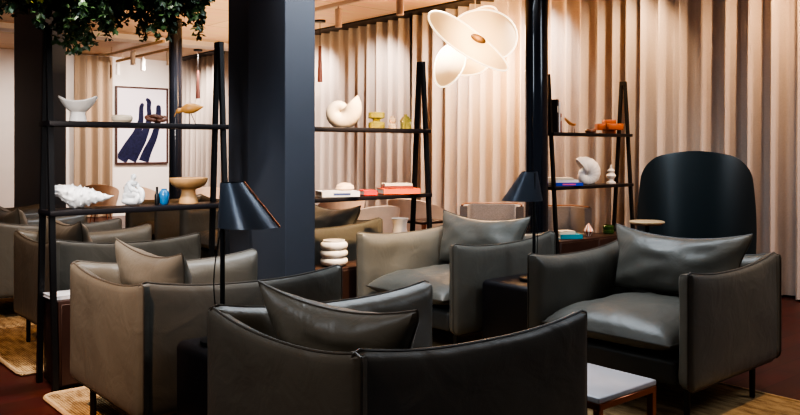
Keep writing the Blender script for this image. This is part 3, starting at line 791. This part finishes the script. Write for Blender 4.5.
# ------------------------------------------------------------------ black box side tables and lamps
def box_table(u, v, su, sv, label):
    c = uv(u, v, .0125); t = empty('side_table', c, ANG, label, 'side table', 'black box side tables between armchairs')
    bm = bmesh.new(); box(bm, (-su/2, -sv/2, .03), (su/2, sv/2, .45), .03, 5); obj('body', bm, M['blackwood'], t)
    bm = bmesh.new(); box(bm, (-su/2+.03, -sv/2+.03, .0), (su/2-.03, sv/2-.03, .035), .003, 1); obj('plinth', bm, M['black'], t)
    return t
box_table(1.45, 2.545, .42, .40, 'black box side table squeezed between the two armchairs at left front')
box_table(3.27, 2.80, .40, .37, 'black box side table between the two armchairs at right, under a lamp')
def table_lamp(loc, rz, label):
    t = empty('table_lamp', loc, rz, label, 'lamp', 'blue-black cone lamps on the side tables')
    bm = bmesh.new(); lathe(bm, [(.075, 0), (.078, .004), (.078, .014), (.072, .018), (.012, .020)], 36); obj('base', bm, M['black'], t)
    bm = bmesh.new(); tube(bm, [(0, 0, .015), (0, 0, .565)], .0085, 14); obj('pole', bm, M['black'], t)
    bm = bmesh.new(); n = 48; r0, r1, zb, zt = .110, .042, .415, .572
    rings = []
    for (r, z, off) in ((r0, zb, .100), (r1, zt, .036)):
        rings.append([bm.verts.new((off+r*math.cos(2*PI*k/n), r*math.sin(2*PI*k/n), z)) for k in range(n)])
    for k in range(n): bm.faces.new((rings[0][k], rings[0][(k+1) % n], rings[1][(k+1) % n], rings[1][k]))
    bm.faces.new(rings[1])
    bmesh.ops.solidify(bm, geom=bm.faces[:], thickness=.003)
    obj('shade', bm, M['lamp'], t)
    bm = bmesh.new(); tube(bm, [(.213, 0, .414), (.081, 0, .574)], .0028, 6); obj('glint_edge', bm, M['copper'], t)  # copper-coloured strip stands in for a warm glint on the slanted side
    bm = bmesh.new(); ell(bm, (.07, 0, .50), (.022, .022, .03)); obj('bulb', bm, M['spot_w'], t)
    bm = bmesh.new(); pts = [(-.010, .0, .40)]
    for k in range(12):
        f = k/11; pts.append((-.012-.022*math.sin(PI*f), .004, .38-.34*f))
    pts.append((-.03, .0, .021)); tube(bm, pts, .0022, 6); obj('cord', bm, M['black'], t)
    return t
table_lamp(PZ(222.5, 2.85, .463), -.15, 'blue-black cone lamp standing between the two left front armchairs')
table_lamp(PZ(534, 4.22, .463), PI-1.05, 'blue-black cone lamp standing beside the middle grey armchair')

# ------------------------------------------------------------------ marble coffee table
c = uv(2.29, 1.87, .0125); t = empty('coffee_table', c, ANG, 'low marble-topped coffee table on copper legs between front armchairs', 'coffee table')
a, b = .165, .33
bm = bmesh.new(); box(bm, (-a, -b, .326), (a, b, .346), .006, 3); obj('marble_top', bm, M['marble'], t)
bm = bmesh.new()
for lo, hi in (((-a, -b, .304), (a, -b+.014, .326)), ((-a, b-.014, .304), (a, b, .326)), ((-a, -b, .304), (-a+.014, b, .326)), ((a-.014, -b, .304), (a, b, .326))): box(bm, lo, hi, .002, 1)
obj('apron', bm, M['copper'], t)
for sx in (-1, 1):
    for sy in (-1, 1):
        bm = bmesh.new(); x, y = sx*(a-.013), sy*(b-.013); box(bm, (x-.012, y-.012, 0), (x+.012, y+.012, .306), .002, 1); obj('leg', bm, M['copper'], t)

# ------------------------------------------------------------------ black high-back chair and its little round table
def highback():
    c = PZ(695.5, 5.0, 0)
    t = empty('high_back_chair', c, math.atan2(c.y, c.x)-PI/2, 'tall black leather lounge chair with rounded high back, before the right curtain', 'chair')
    # rz: local +y points away from the viewer
    bm = bmesh.new(); n, mm = 40, 40; g = {}
    z0, z1 = .20, 1.122; rc = .17
    def wid(z):
        w = .332+.034*math.sin(PI*min(1, (z-z0)/(.95*(z1-z0))))
        if z > z1-rc: dz = z-(z1-rc); w -= .165*(1-math.sqrt(max(0, 1-(dz/rc)**2)))
        return w
    for j in range(mm+1):
        f = j/mm; f = 1-(1-f)**2.0; z = z0+(z1-z0)*f
        for i in range(n+1):
            s = math.sin((i/n*2-1)*PI/2); x = s*wid(z)
            y = .30*abs(x/.40)**2.6*(1-.35*f) + .10*f**2 + .05*f
            z2 = z+.022*(1-s*s)*f**4
            g[i, j, 0] = bm.verts.new((x, y, z2))
            edge_ = i in (0, n) or j in (0, mm)
            kx = .965 if not edge_ else .985
            g[i, j, 1] = bm.verts.new((x*kx, y+.05, z0+(z2-z0)*kx+.01))
    for j in range(mm):
        for i in range(n):
            for q_ in (0, 1): bm.faces.new((g[i, j, q_], g[i+1, j, q_], g[i+1, j+1, q_], g[i, j+1, q_]))
    for j in range(mm):
        for i in (0, n): bm.faces.new((g[i, j, 0], g[i, j+1, 0], g[i, j+1, 1], g[i, j, 1]))
    for i in range(n):
        for j in (0, mm): bm.faces.new((g[i, j, 0], g[i+1, j, 0], g[i+1, j, 1], g[i, j, 1]))
    sh = obj('shell', bm, M['black_leather'], t)
    pts = [g for g in ()]
    bm = bmesh.new(); box(bm, (-.29, .06, .30), (.29, .58, .44), .05, 5); obj('seat', bm, M['black_leather'], t)
    bm = bmesh.new(); tube(bm, [(0, .30, .03), (0, .30, .31)], .03, 16); obj('pedestal', bm, M['black'], t)
    for k in range(4):
        a_ = PI/4+k*PI/2
        bm = bmesh.new(); tube(bm, [(0, .30, .05), (.18*math.cos(a_), .30+.18*math.sin(a_), .035), (.33*math.cos(a_), .30+.33*math.sin(a_), .012)], .014, 10); obj('leg', bm, M['black'], t)
highback()
c = PZ(647, 4.68, 0)
t = empty('round_side_table', c, 0, 'small round pale wood table on a thin black stem, before the high-back chair', 'side table')
bm = bmesh.new(); lathe(bm, [(0, .712), (.085, .714), (.100, .724), (.101, .731), (.096, .735), (0, .735)], 36); obj('table_top', bm, M['oak'], t)
bm = bmesh.new(); tube(bm, [(0, 0, .01), (0, 0, .713)], .012, 14); obj('stem', bm, M['black'], t)
bm = bmesh.new(); lathe(bm, [(.12, 0), (.12, .008), (.02, .014), (.012, .02)], 32); obj('base', bm, M['black'], t)

# ------------------------------------------------------------------ seating farther back
def tub_chair():
    t = empty('tub_chair', (0, 0, 0))
    bm = bmesh.new(); n, mm = 36, 12; g = {}
    for i in range(n+1):
        th = -2.15+4.3*i/n
        e = math.cos(th/2.15*PI/2)
        zt = .50+.30*e**.6 if e > 0 else .50
        for j in range(mm+1):
            f = j/mm; z = .36+(zt-.36)*f; r = .25+.06*f
            g[i, j] = bm.verts.new((-math.cos(th)*r, math.sin(th)*r*1.05, z))
    for i in range(n):
        for j in range(mm): bm.faces.new((g[i, j], g[i+1, j], g[i+1, j+1], g[i, j+1]))
    bmesh.ops.recalc_face_normals(bm, faces=bm.faces)
    bmesh.ops.solidify(bm, geom=bm.faces[:], thickness=.035); obj('backrest', bm, M['peach'], t)
    bm = bmesh.new(); lathe(bm, [(0, .36), (.24, .36), (.265, .39), (.26, .44), (.22, .46), (0, .465)], 32); obj('seat', bm, M['peach'], t)
    for k in range(4):
        a_ = PI/4+k*PI/2; bm = bmesh.new(); tube(bm, [(.16*math.cos(a_), .16*math.sin(a_), .37), (.25*math.cos(a_), .25*math.sin(a_), 0)], .012, 8, radii=[.014, .009]); obj('leg', bm, M['copper'], t)
    return t
tub = tub_chair(); first = True
for px, D, rz, lab in ((366, 6.55, 2.2, 'peach rounded tub chair just left of the white vase, beyond the middle shelf'),
                       (418, 7.5, 1.0, 'peach rounded tub chair behind the right legs of the middle shelf'),
                       (340, 8.6, 2.4, 'peach rounded tub chair farthest off, above the books of the middle shelf'),
                       (101, 12.0, 1.7, 'distant peach tub chair between the white shell and the sculpture'),
                       (142, 11.6, 1.2, 'distant peach tub chair right behind the white sculpture'),
                       (204, 11.2, 2.2, 'distant peach tub chair behind the wooden pedestal bowl')):
    o = tub if first else copy_tree(tub); first = False
    o.location = PZ(px, D, 0); o.rotation_euler = (0, 0, rz); o.scale = (.8,)*3 if D > 9 else (.88,)*3; tag(o, lab, 'chair', 'peach tub chairs in the back of the lounge')
# low tables
def small_table(px, D, h, r, label, square=False):
    t = empty('occasional_table', PZ(px, D, 0), ANG, label, 'table')
    bm = bmesh.new()
    if square: box(bm, (-r, -r, h-.022), (r, r, h), .004, 2)
    else: lathe(bm, [(0, h-.024), (r-.01, h-.024), (r, h-.014), (r, h-.004), (r-.006, h), (0, h)], 40)
    obj('table_top', bm, M['dark_wood'] if square else M['oak'], t)
    for sx in (-1, 1):
        for sy in (-1, 1):
            k = r*(.92 if square else .62); bm = bmesh.new(); tube(bm, [(sx*k, sy*k, 0), (sx*k, sy*k, h-.02)], .011, 8); obj('leg', bm, M['copper'], t)
    return t
small_table(400, 5.95, .46, .20, 'low round wooden table under the white vase, behind the middle armchair')
small_table(424, 6.9, .545, .14, 'small square dark table with copper legs right of the white vase', True)
bm = bmesh.new(); lathe(bm, [(.070, 0), (.072, .004), (.060, .06), (.050, .11), (.050, .135), (.060, .172), (.064, .182), (.058, .180), (.046, .14), (.044, .11), (0, .02)], 32)
tag(obj('vase', bm, M['white_cer'], loc=PZ(400, 5.95, .4605)), 'white waisted vase on the low table right of the tub chair', 'vase')

def barrel_chair(px, D, rz, label, w=.36, flat=.0):
    t = empty('barrel_armchair', PZ(px, D, 0), rz, label, 'armchair', 'grey wool armchairs with wooden rails')
    n = 40; prof = []
    for i in range(n+1):
        th = -1.75+3.5*i/n; c_, s_ = math.cos(th), math.sin(th)
        e = 2/4.5
        prof.append(Vector((-abs(c_)**e*w*.9*(1 if c_ > 0 else -1), abs(s_)**e*w*(1 if s_ > 0 else -1), 0)))
    bm = bmesh.new(); g = {}
    for i, p_ in enumerate(prof):
        for j in range(9): g[i, j] = bm.verts.new((p_.x*(1+.0*j), p_.y, .14+.50*j/8))
    for i in range(n):
        for j in range(8): bm.faces.new((g[i, j], g[i+1, j], g[i+1, j+1], g[i, j+1]))
    bmesh.ops.recalc_face_normals(bm, faces=bm.faces); bmesh.ops.solidify(bm, geom=bm.faces[:], thickness=.07)
    obj('backrest', bm, M['greyfab'], t)
    bm = bmesh.new(); tube(bm, [p_*.93+Vector((0, 0, .644)) for p_ in prof], .010, 10); obj('wooden_rail', bm, M['rail_wood'], t)
    bm = bmesh.new(); box(bm, (-w*.80, -w*.84, .20), (w*.85, w*.84, .42), .05, 5); obj('seat', bm, M['greyfab'], t)
    for sx in (-1, 1):
        for sy in (-1, 1):
            bm = bmesh.new(); tube(bm, [(sx*w*.6, sy*w*.7, .21), (sx*w*.65, sy*w*.75, 0)], .015, 10); obj('leg', bm, M['dark_wood'], t)
barrel_chair(492, 7.35, PI/2-.15+PI, 'grey woven armchair left of the round navy column', .29)
barrel_chair(562, 7.05, PI/2+.35+PI, 'grey woven armchair behind the legs of the right shelf', .24)

# ------------------------------------------------------------------ framed picture
def picture():
    u0, u1, z0, z1 = 5.165, 6.12, .905, 2.265
    t = empty('framed_picture', uv((u0+u1)/2, 13.83, z0), ANG, 'framed painting of indigo curves on pale lilac, far back wall', 'picture')
    w, h = (u1-u0)/2, z1-z0
    bm = bmesh.new(); fw = .028
    for lo, hi in (((-w, -.045, 0), (w, 0, fw)), ((-w, -.045, h-fw), (w, 0, h)), ((-w, -.045, fw), (-w+fw, 0, h-fw)), ((w-fw, -.045, fw), (w, 0, h-fw))): box(bm, lo, hi)
    obj('frame', bm, M['frame'], t, smooth=False)
    bm = bmesh.new(); box(bm, (-w+fw, -.02, fw), (w-fw, -.004, h-fw)); cv = obj('canvas', bm, M['canvas'], t, smooth=False)
    # strokes given in photo columns and rows over the visible part of the canvas
    def q(px, py):
        k = (px-118.5)/(170.5-118.5); return Vector((-w+fw+k*(2*w-2*fw), -.021, h*(164-py)/(164-88.5)))
    strokes = [([(144.6, 106), (143.6, 109), (143.4, 114), (143, 122), (139, 134), (131, 147), (121.5, 162)], [2.0, 2.4, 2.4, 2.8, 4.2, 5.6, 6.4]),
               ([(150.2, 100.8), (151.8, 103), (151.6, 109), (152, 117), (150, 127), (144, 141), (133, 161)], [1.9, 2.4, 2.2, 2.5, 3.2, 4.6, 5.2]),
               ([(162, 108), (162, 114), (161, 124), (157, 138), (150, 152), (146, 162)], [2.6, 2.8, 3.0, 3.6, 4.6, 5.4])]
    for pts, ws in strokes:
        bm = bmesh.new(); fine = []
        for i in range(len(pts)-1):
            p0 = pts[max(i-1, 0)]; p1 = pts[i]; p2 = pts[i+1]; p3 = pts[min(i+2, len(pts)-1)]
            for k in range(8):
                tt = k/8
                cr = lambda a, b_, c_, d: .5*((2*b_)+(-a+c_)*tt+(2*a-5*b_+4*c_-d)*tt*tt+(-a+3*b_-3*c_+d)*tt**3)
                fine.append((cr(p0[0], p1[0], p2[0], p3[0]), cr(p0[1], p1[1], p2[1], p3[1]), ws[i]+(ws[i+1]-ws[i])*tt))
        fine.append((*pts[-1], ws[-1])); L_, R_ = [], []
        for i, (x, y, ww) in enumerate(fine):
            a_ = fine[max(i-1, 0)]; b_ = fine[min(i+1, len(fine)-1)]
            d = Vector((b_[0]-a_[0], b_[1]-a_[1])); d.normalize(); nn = Vector((-d.y, d.x))
            lim = lambda P_: (max(119.2, P_[0]), min(163.0, P_[1]))
            L_.append(bm.verts.new(q(*lim((x+nn.x*ww, y+nn.y*ww))))); R_.append(bm.verts.new(q(*lim((x-nn.x*ww, y-nn.y*ww)))))
        for i in range(len(fine)-1): bm.faces.new((L_[i], L_[i+1], R_[i+1], R_[i]))
        x, y, ww = fine[0]; cvt = bm.verts.new(q(x, y)); d = Vector((fine[1][0]-x, fine[1][1]-y)).normalized(); nn = Vector((-d.y, d.x)); arc = [L_[0]]
        for k in range(1, 10):
            a_ = PI*k/10; arc.append(bm.verts.new(q(x+ww*(nn.x*math.cos(a_)-d.x*math.sin(a_)), y+ww*(nn.y*math.cos(a_)-d.y*math.sin(a_)))))
        arc.append(R_[0])
        for k in range(10): bm.faces.new((cvt, arc[k], arc[k+1]))
        bmesh.ops.solidify(bm, geom=bm.faces[:], thickness=.002)
        obj('painted_stroke', bm, M['ink'], cv, smooth=False)
picture()

# ------------------------------------------------------------------ ceiling spots, rails, slim hanging lamps
def rail(u, v0, v1, z, m, label):
    t = empty('track_rail', uv(u, (v0+v1)/2, z), ANG, label, 'track')
    bm = bmesh.new(); box(bm, (-.02, -(v1-v0)/2, -.02), (.02, (v1-v0)/2, .02), .003, 1); obj('rail', bm, m, t)
    for k in (-.4, .4):
        bm = bmesh.new(); tube(bm, [(0, k*(v1-v0), .018), (0, k*(v1-v0), CZ-z)], .006, 8); obj('hanger', bm, m, t)
rail(4.85, 4.6, 7.6, 2.66, M['spot'], 'taupe ceiling track rail above the middle curtain')
rail(5.08, 11.1, 13.52, 2.66, M['oak'], 'thin wooden track rail on the ceiling before the framed picture')
rail(4.64, 10.6, 12.8, 2.66, M['oak'], 'thin wooden track rail left of the picture, nearer the left column')
def spotlight(u, v, m, label, grp):
    t = empty('ceiling_spotlight', uv(u, v, 0), 0, label, 'spotlight', grp)
    bm = bmesh.new(); lathe(bm, [(.028, 2.42), (.036, 2.42), (.036, 2.61), (.03, 2.614)], 28); obj('housing', bm, m, t)
    bm = bmesh.new(); lathe(bm, [(0, 2.424), (.028, 2.424), (.028, 2.432), (0, 2.432)], 20); obj('lens', bm, M['glow'], t)
    bm = bmesh.new(); tube(bm, [(0, 0, 2.612), (0, 0, 2.642)], .01, 10); obj('stem', bm, m, t)
spotlight(4.85, 6.75, M['spot'], 'taupe cylinder spotlight hanging above the nautilus shell', 'taupe spotlights')
spotlight(4.85, 5.76, M['spot'], 'taupe cylinder spotlight at the top edge, above the middle shelf end', 'taupe spotlights')
spotlight(5.08, 12.4, M['spot_w'], 'white cylinder spotlight before the top left corner of the picture', 'white spotlights')
spotlight(5.08, 13.46, M['spot_w'], 'white cylinder spotlight nearest the warm brown curtain', 'white spotlights')
spotlight(5.08, 11.42, M['spot_w'], 'white cylinder spotlight beside the slim round column at left', 'white spotlights')
spotlight(4.64, 11.7, M['spot_w'], 'white cylinder spotlight hanging under the ivy, largest of the far four', 'white spotlights')
def slim(px, D, z0, z1, r, label):
    t = empty('slim_pendant', PZ(px, D, 0), 0, label, 'pendant lamp')
    bm = bmesh.new(); lathe(bm, [(.07, CZ-.025), (.07, CZ), (0, CZ)], 24); obj('ceiling_rose', bm, M['black'], t)
    bm = bmesh.new(); tube(bm, [(0, 0, z1-.01), (0, 0, CZ-.02)], .004, 6); obj('cord', bm, M['black'], t)
    bm = bmesh.new(); lathe(bm, [(r*.9, z0), (r, z0+.004), (r*.55, z1), (0, z1+.004)], 20); obj('tube', bm, M['hangtube'], t)
slim(320, 10.0, 2.0, 2.45, .032, 'slim plum tube pendant beside the big navy column')
slim(198, 12.9, 1.98, 2.43, .034, 'slim plum tube pendant far back above the orange bird')

# ------------------------------------------------------------------ big pendant of bent fabric ovals
def pendant():
    D = 7.4; s = F/D
    c = P(474, 42, D)
    t = empty('petal_pendant', c, 0, 'large glowing pendant of interlocked cream fabric ovals', 'pendant lamp')
    def lobe(cx, cy, a, b, ang, tilt, yoff, bend, egg=0):
        """cx, cy: offset of the oval's middle in photo pixels; a, b: half axes in pixels; ang: turn in the picture plane"""
        bm = bmesh.new(); n, mm = 56, 12; lay = bm.loops.layers.color.new('rad')
        R = Matrix.Rotation(ang, 3, 'Y') @ Matrix.Rotation(tilt, 3, 'X')
        rows = []; rad = {}
        ctr = Vector((cx/s, yoff, -cy/s))
        for j in range(1, mm+1):
            f = j/mm; row = []
            for k in range(n):
                th = 2*PI*k/n; x = a*f*math.cos(th)/s; z = b*f*math.sin(th)/s*(1+egg*math.cos(th))
                y = bend*((x*s/a)**2)+.03*math.sin(2*th)*f*f
                v = bm.verts.new(ctr+R @ Vector((x, y, z))); row.append(v)
                rad[v] = min(1, ((v.co.x)**2+(v.co.z)**2)**.5*s/38)
            rows.append(row)
        cv = bm.verts.new(ctr); rad[cv] = min(1, (ctr.x**2+ctr.z**2)**.5*s/38)
        for k in range(n): bm.faces.new((cv, rows[0][k], rows[0][(k+1) % n]))
        for j in range(mm-1):
            for k in range(n): bm.faces.new((rows[j][k], rows[j+1][k], rows[j+1][(k+1) % n], rows[j][(k+1) % n]))
        for f in bm.faces:
            for l in f.loops: r = rad[l.vert]; l[lay] = (r, r, r, 1)
        rim = [v.co.copy() for v in rows[-1]]
        o = obj('fabric_oval', bm, M['petal'], t)
        bm = bmesh.new(); tube(bm, rim, .008, 6, closed=True); obj('rim', bm, M['petal_rim'], o)
    lobe(12, -9, 33, 24, .30, .15, .05, .05, .12)          # broad oval, upper right
    lobe(-24, 22, 23, 14.5, -1.15, .1, .12, .04, .1)      # lower left oval
    lobe(-7, 2, 47, 12.8, .62, -.08, -.13, -.03, -.06)      # long oval across the front
    lobe(12, -32, 14, 7, -.25, .2, .20, .02)               # little lobe on top
    lobe(-2, 22, 20, 9, -.2, .3, .22, .02)                 # little lobe below
    bm = bmesh.new()
    m = Matrix.Translation((2/s, -.22, 0/s)) @ Matrix.Rotation(.45, 4, 'Y')
    ell(bm, (0, 0, 0), (.075, .05, .034), seg=16)
    for v in bm.verts: v.co = m @ v.co
    obj('hub', bm, M['hub'], t)
    bm = bmesh.new(); tube(bm, [(.02, .10, .10), (.02, .10, CZ-c.z-.01)], .004, 6); obj('cord', bm, M['spot_w'], t)
    bm = bmesh.new(); lathe(bm, [(.05, CZ-c.z-.02), (.05, CZ-c.z), (0, CZ-c.z)], 20, (.02, .10, 0)); obj('ceiling_rose', bm, M['spot_w'], t)
    return c
pc = pendant()

# ------------------------------------------------------------------ trailing ivy above the left shelf
def ivy():
    rnd = random.Random(11)
    p0 = Vector((-1.705, 3.865, 0))-V*.25
    t = empty('trailing_ivy', p0+Vector((0, 0, 0)), ANG, 'dense dark trailing ivy hanging from the top over the left shelf', 'plant')
    x0, x1 = -.70, .70
    bm = bmesh.new(); box(bm, (x0, -.12, 2.12), (x1, .12, 2.30), .01, 2); obj('planter', bm, M['black'], t)
    for x in (x0+.1, x1-.1):
        bm = bmesh.new(); tube(bm, [(x, 0, 2.29), (x, 0, CZ)], .008, 8); obj('hanger', bm, M['black'], t)
    bl = bmesh.new(); bv = bmesh.new()
    def leaf(p, size, mi):
        d = Matrix.Rotation(rnd.uniform(0, 2*PI), 3, 'Z') @ Matrix.Rotation(rnd.uniform(-.9, .9)+.7, 3, 'X') @ Matrix.Rotation(rnd.uniform(-.6, .6), 3, 'Y')
        sh = [(0, -.1, 0), (.42, -.32, -.05), (.50, .12, -.08), (.24, .30, .02), (.0, .95, -.12), (-.24, .30, .02), (-.50, .12, -.08), (-.42, -.32, -.05)]
        vs = [bl.verts.new(Vector(p)+d @ (Vector((a, b-.3, c))*size)) for a, b, c in sh]
        cc = bl.verts.new(Vector(p)+d @ (Vector((0, -.1, .07))*size))
        for k in range(8):
            f = bl.faces.new((cc, vs[k], vs[(k+1) % 8])); f.material_index = mi
    def depth(x):    # hanging depth profile along the planter
        return 1.80-.04*math.sin(x*7+1)-.04*math.sin(x*17)-.03*math.sin(x*31)
    n = 460
    for i in range(n):
        x = x0+(x1-x0)*(i+.5)/n+rnd.uniform(-.02, .02); y = rnd.uniform(-.16, .14)
        end = depth(x)+rnd.uniform(-.02, .13)
        if rnd.random() < .16: end -= rnd.uniform(.03, .13)
        z = 2.28+rnd.uniform(-.05, .06); pts = []; cx, cy = x, y
        young = rnd.random() < .10
        while z > end:
            pts.append((cx, cy, z)); cx += rnd.uniform(-.011, .011); cy += rnd.uniform(-.011, .011); z -= .024
            k = (2 if z < 2.1 else 1)
            for _ in range(k):
                mi = 1 if (young and rnd.random() < .55 and z < end+.16) or rnd.random() < .012 else 0
                leaf((cx+rnd.uniform(-.022, .022), cy+rnd.uniform(-.022, .022), z+rnd.uniform(-.01, .01)), rnd.uniform(.026, .046), mi)
        if len(pts) > 2 and i % 2 == 0: tube(bv, pts, .002, 4, cap=False)
    obj('foliage', bl, [M['leaf'], M['leaf_y']], t, smooth=False)
    obj('vine_stems', bv, M['vine'], t)
ivy()

# ------------------------------------------------------------------ light
def area(name, loc, target, sx, sy, power, color, spread=None):
    l = bpy.data.lights.new(name, 'AREA'); l.shape = 'RECTANGLE'; l.size = sx; l.size_y = sy; l.energy = power; l.color = color
    if spread: l.spread = spread
    o = bpy.data.objects.new(name, l); COL.objects.link(o); o.location = loc
    d = Vector(target)-Vector(loc); o.rotation_euler = d.to_track_quat('-Z', 'Y').to_euler(); return o
def spot(name, loc, target, power, color, ang=50, blend=.6, size=.05):
    l = bpy.data.lights.new(name, 'SPOT'); l.energy = power; l.color = color; l.spot_size = math.radians(ang); l.spot_blend = blend; l.shadow_soft_size = size
    o = bpy.data.objects.new(name, l); COL.objects.link(o); o.location = loc
    d = Vector(target)-Vector(loc); o.rotation_euler = d.to_track_quat('-Z', 'Y').to_euler(); return o
COOL = (.80, .90, 1.0); WARM = (1.0, .70, .42); NEUT = (1, .89, .80); PINK = (1, .87, .85)
area('cool_overhead', uv(2.8, 3.0, 2.7), uv(2.5, 2.6, 0), 2.0, 1.6, 44, COOL)
area('cool_side', uv(4.6, .2, 2.4), uv(2.6, 2.2, .4), 1.2, 1.0, 12, COOL)
# grazing wash along the curtains
for v, pw, c in ((-1.6, 62, PINK), (-.2, 62, PINK), (1.0, 66, PINK), (2.1, 62, (1, .66, .42)), (3.2, 66, (1, .62, .34)), (4.4, 74, (1, .70, .44)), (5.5, 84, NEUT), (6.7, 92, NEUT), (8.0, 96, NEUT), (9.4, 120, NEUT), (11, 130, NEUT), (12.6, 120, NEUT)):
    spot('curtain_wash', uv(5.80, v-.75, 2.70), uv(6.3, v+.45, 1.0), pw*.62, c, 95, .9, .04)
spot('picture_wash', uv(5.3, 11.9, 2.6), uv(5.5, 13.8, 1.5), 130, NEUT, 90, .9)
spot('back_wash', uv(4.0, 11.9, 2.6), uv(4.4, 13.8, 1.4), 60, NEUT, 90, .9)
spot('back_wash', uv(2.4, 11.9, 2.6), uv(2.6, 13.8, 1.4), 60, NEUT, 90, .9)
area('ceiling_bounce', uv(4.4, 8.5, 1.9), uv(4.4, 8.5, 3), 2.0, 5.0, 30, WARM)
# warm accents on the leather
spot('tan_back', uv(-.3, 2.4, 2.6), uv(1.15, 3.25, .55), 220, (1, .60, .34), 32, .9)
spot('front_back', uv(-.6, 1.4, 2.5), uv(1.15, 1.95, .6), 42, (1, .80, .62), 32, .9)
spot('row_accent', uv(1.9, 4.2, 2.65), uv(1.7, 5.0, .3), 80, NEUT, 60, .8)
spot('row_accent', uv(2.4, 6.2, 2.65), uv(2.2, 6.3, .5), 40, COOL, 60, .8)
spot('cool_accent', uv(-.2, 1.7, 2.3), uv(1.55, 3.15, 1.05), 85, COOL, 40, .8, .25)
spot('rug_pool', uv(3.55, 1.35, 2.7), uv(3.6, 1.35, 0), 70, WARM, 34, .9)
spot('rug_pool', uv(2.5, 2.9, 2.7), uv(2.5, 2.9, 0), 70, WARM, 30, .9)
spot('golden_arm', uv(2.95, 3.05, 2.3), uv(3.15, 4.36, .55), 230, (1, .66, .34), 40, .8)
spot('row_backs', uv(-.2, 4.6, 2.6), uv(1.3, 5.2, .4), 60, (1, .56, .28), 50, .8)
area('cool_left', uv(.2, 3.3, 2.3), uv(2.4, 4.1, 1.3), .8, .8, 9, COOL)
spot('far_seats', uv(4.3, 8.3, 2.65), uv(4.8, 9.6, .6), 200, NEUT, 100, .8)
spot('far_seats', uv(4.9, 5.4, 2.65), uv(4.9, 5.4, .4), 110, NEUT, 95, .8)
spot('shelf_accent', uv(1.0, 3.2, 2.6), uv(1.5, 4.08, 1.0), 110, NEUT, 60, .8)
spot('shelf_accent', uv(2.2, 3.2, 2.65), uv(2.9, 4.08, 1.1), 45, NEUT, 55, .8)
spot('shelf_accent', uv(5.0, 2.8, 2.65), uv(5.6, 4.0, 1.0), 24, NEUT, 60, .8)
l = bpy.data.lights.new('pendant_glow', 'POINT'); l.energy = 5; l.color = (1, .62, .30); l.shadow_soft_size = .12
o = bpy.data.objects.new('pendant_glow', l); COL.objects.link(o); o.location = pc+Vector((0, -.30, 0))
l = bpy.data.lights.new('pendant_glow', 'POINT'); l.energy = 38; l.color = (1, .62, .30); l.shadow_soft_size = .12
o = bpy.data.objects.new('pendant_glow', l); COL.objects.link(o); o.location = pc+Vector((.1, .55, -.1))
spot('shelf_front_fill', uv(.5, 2.3, 1.55), uv(1.55, 4.08, 1.12), 55, NEUT, 40, .8, .15)  # added fill light for the left shelf's objects, no fixture there
spot('lamp_accent', uv(2.6, 1.0, 2.3), uv(3.25, 2.77, 1.0), 45, COOL, 26, .8, .2)
w = bpy.data.worlds.new('world'); sc.world = w; w.use_nodes = True
w.node_tree.nodes['Background'].inputs['Color'].default_value = (.55, .62, .75, 1); w.node_tree.nodes['Background'].inputs['Strength'].default_value = .085

# ------------------------------------------------------------------ camera
cam = bpy.data.cameras.new('camera'); cam.sensor_width = 36; cam.lens = 36; cam.shift_y = -(207.5-HY)/800; cam.clip_start = .05
co = bpy.data.objects.new('camera', cam); COL.objects.link(co); co.location = (0, 0, H); co.rotation_euler = (PI/2, 0, 0)
sc.camera = co
sc.view_settings.view_transform = 'AgX'; sc.view_settings.look = 'AgX - High Contrast'; sc.view_settings.exposure = 1.10
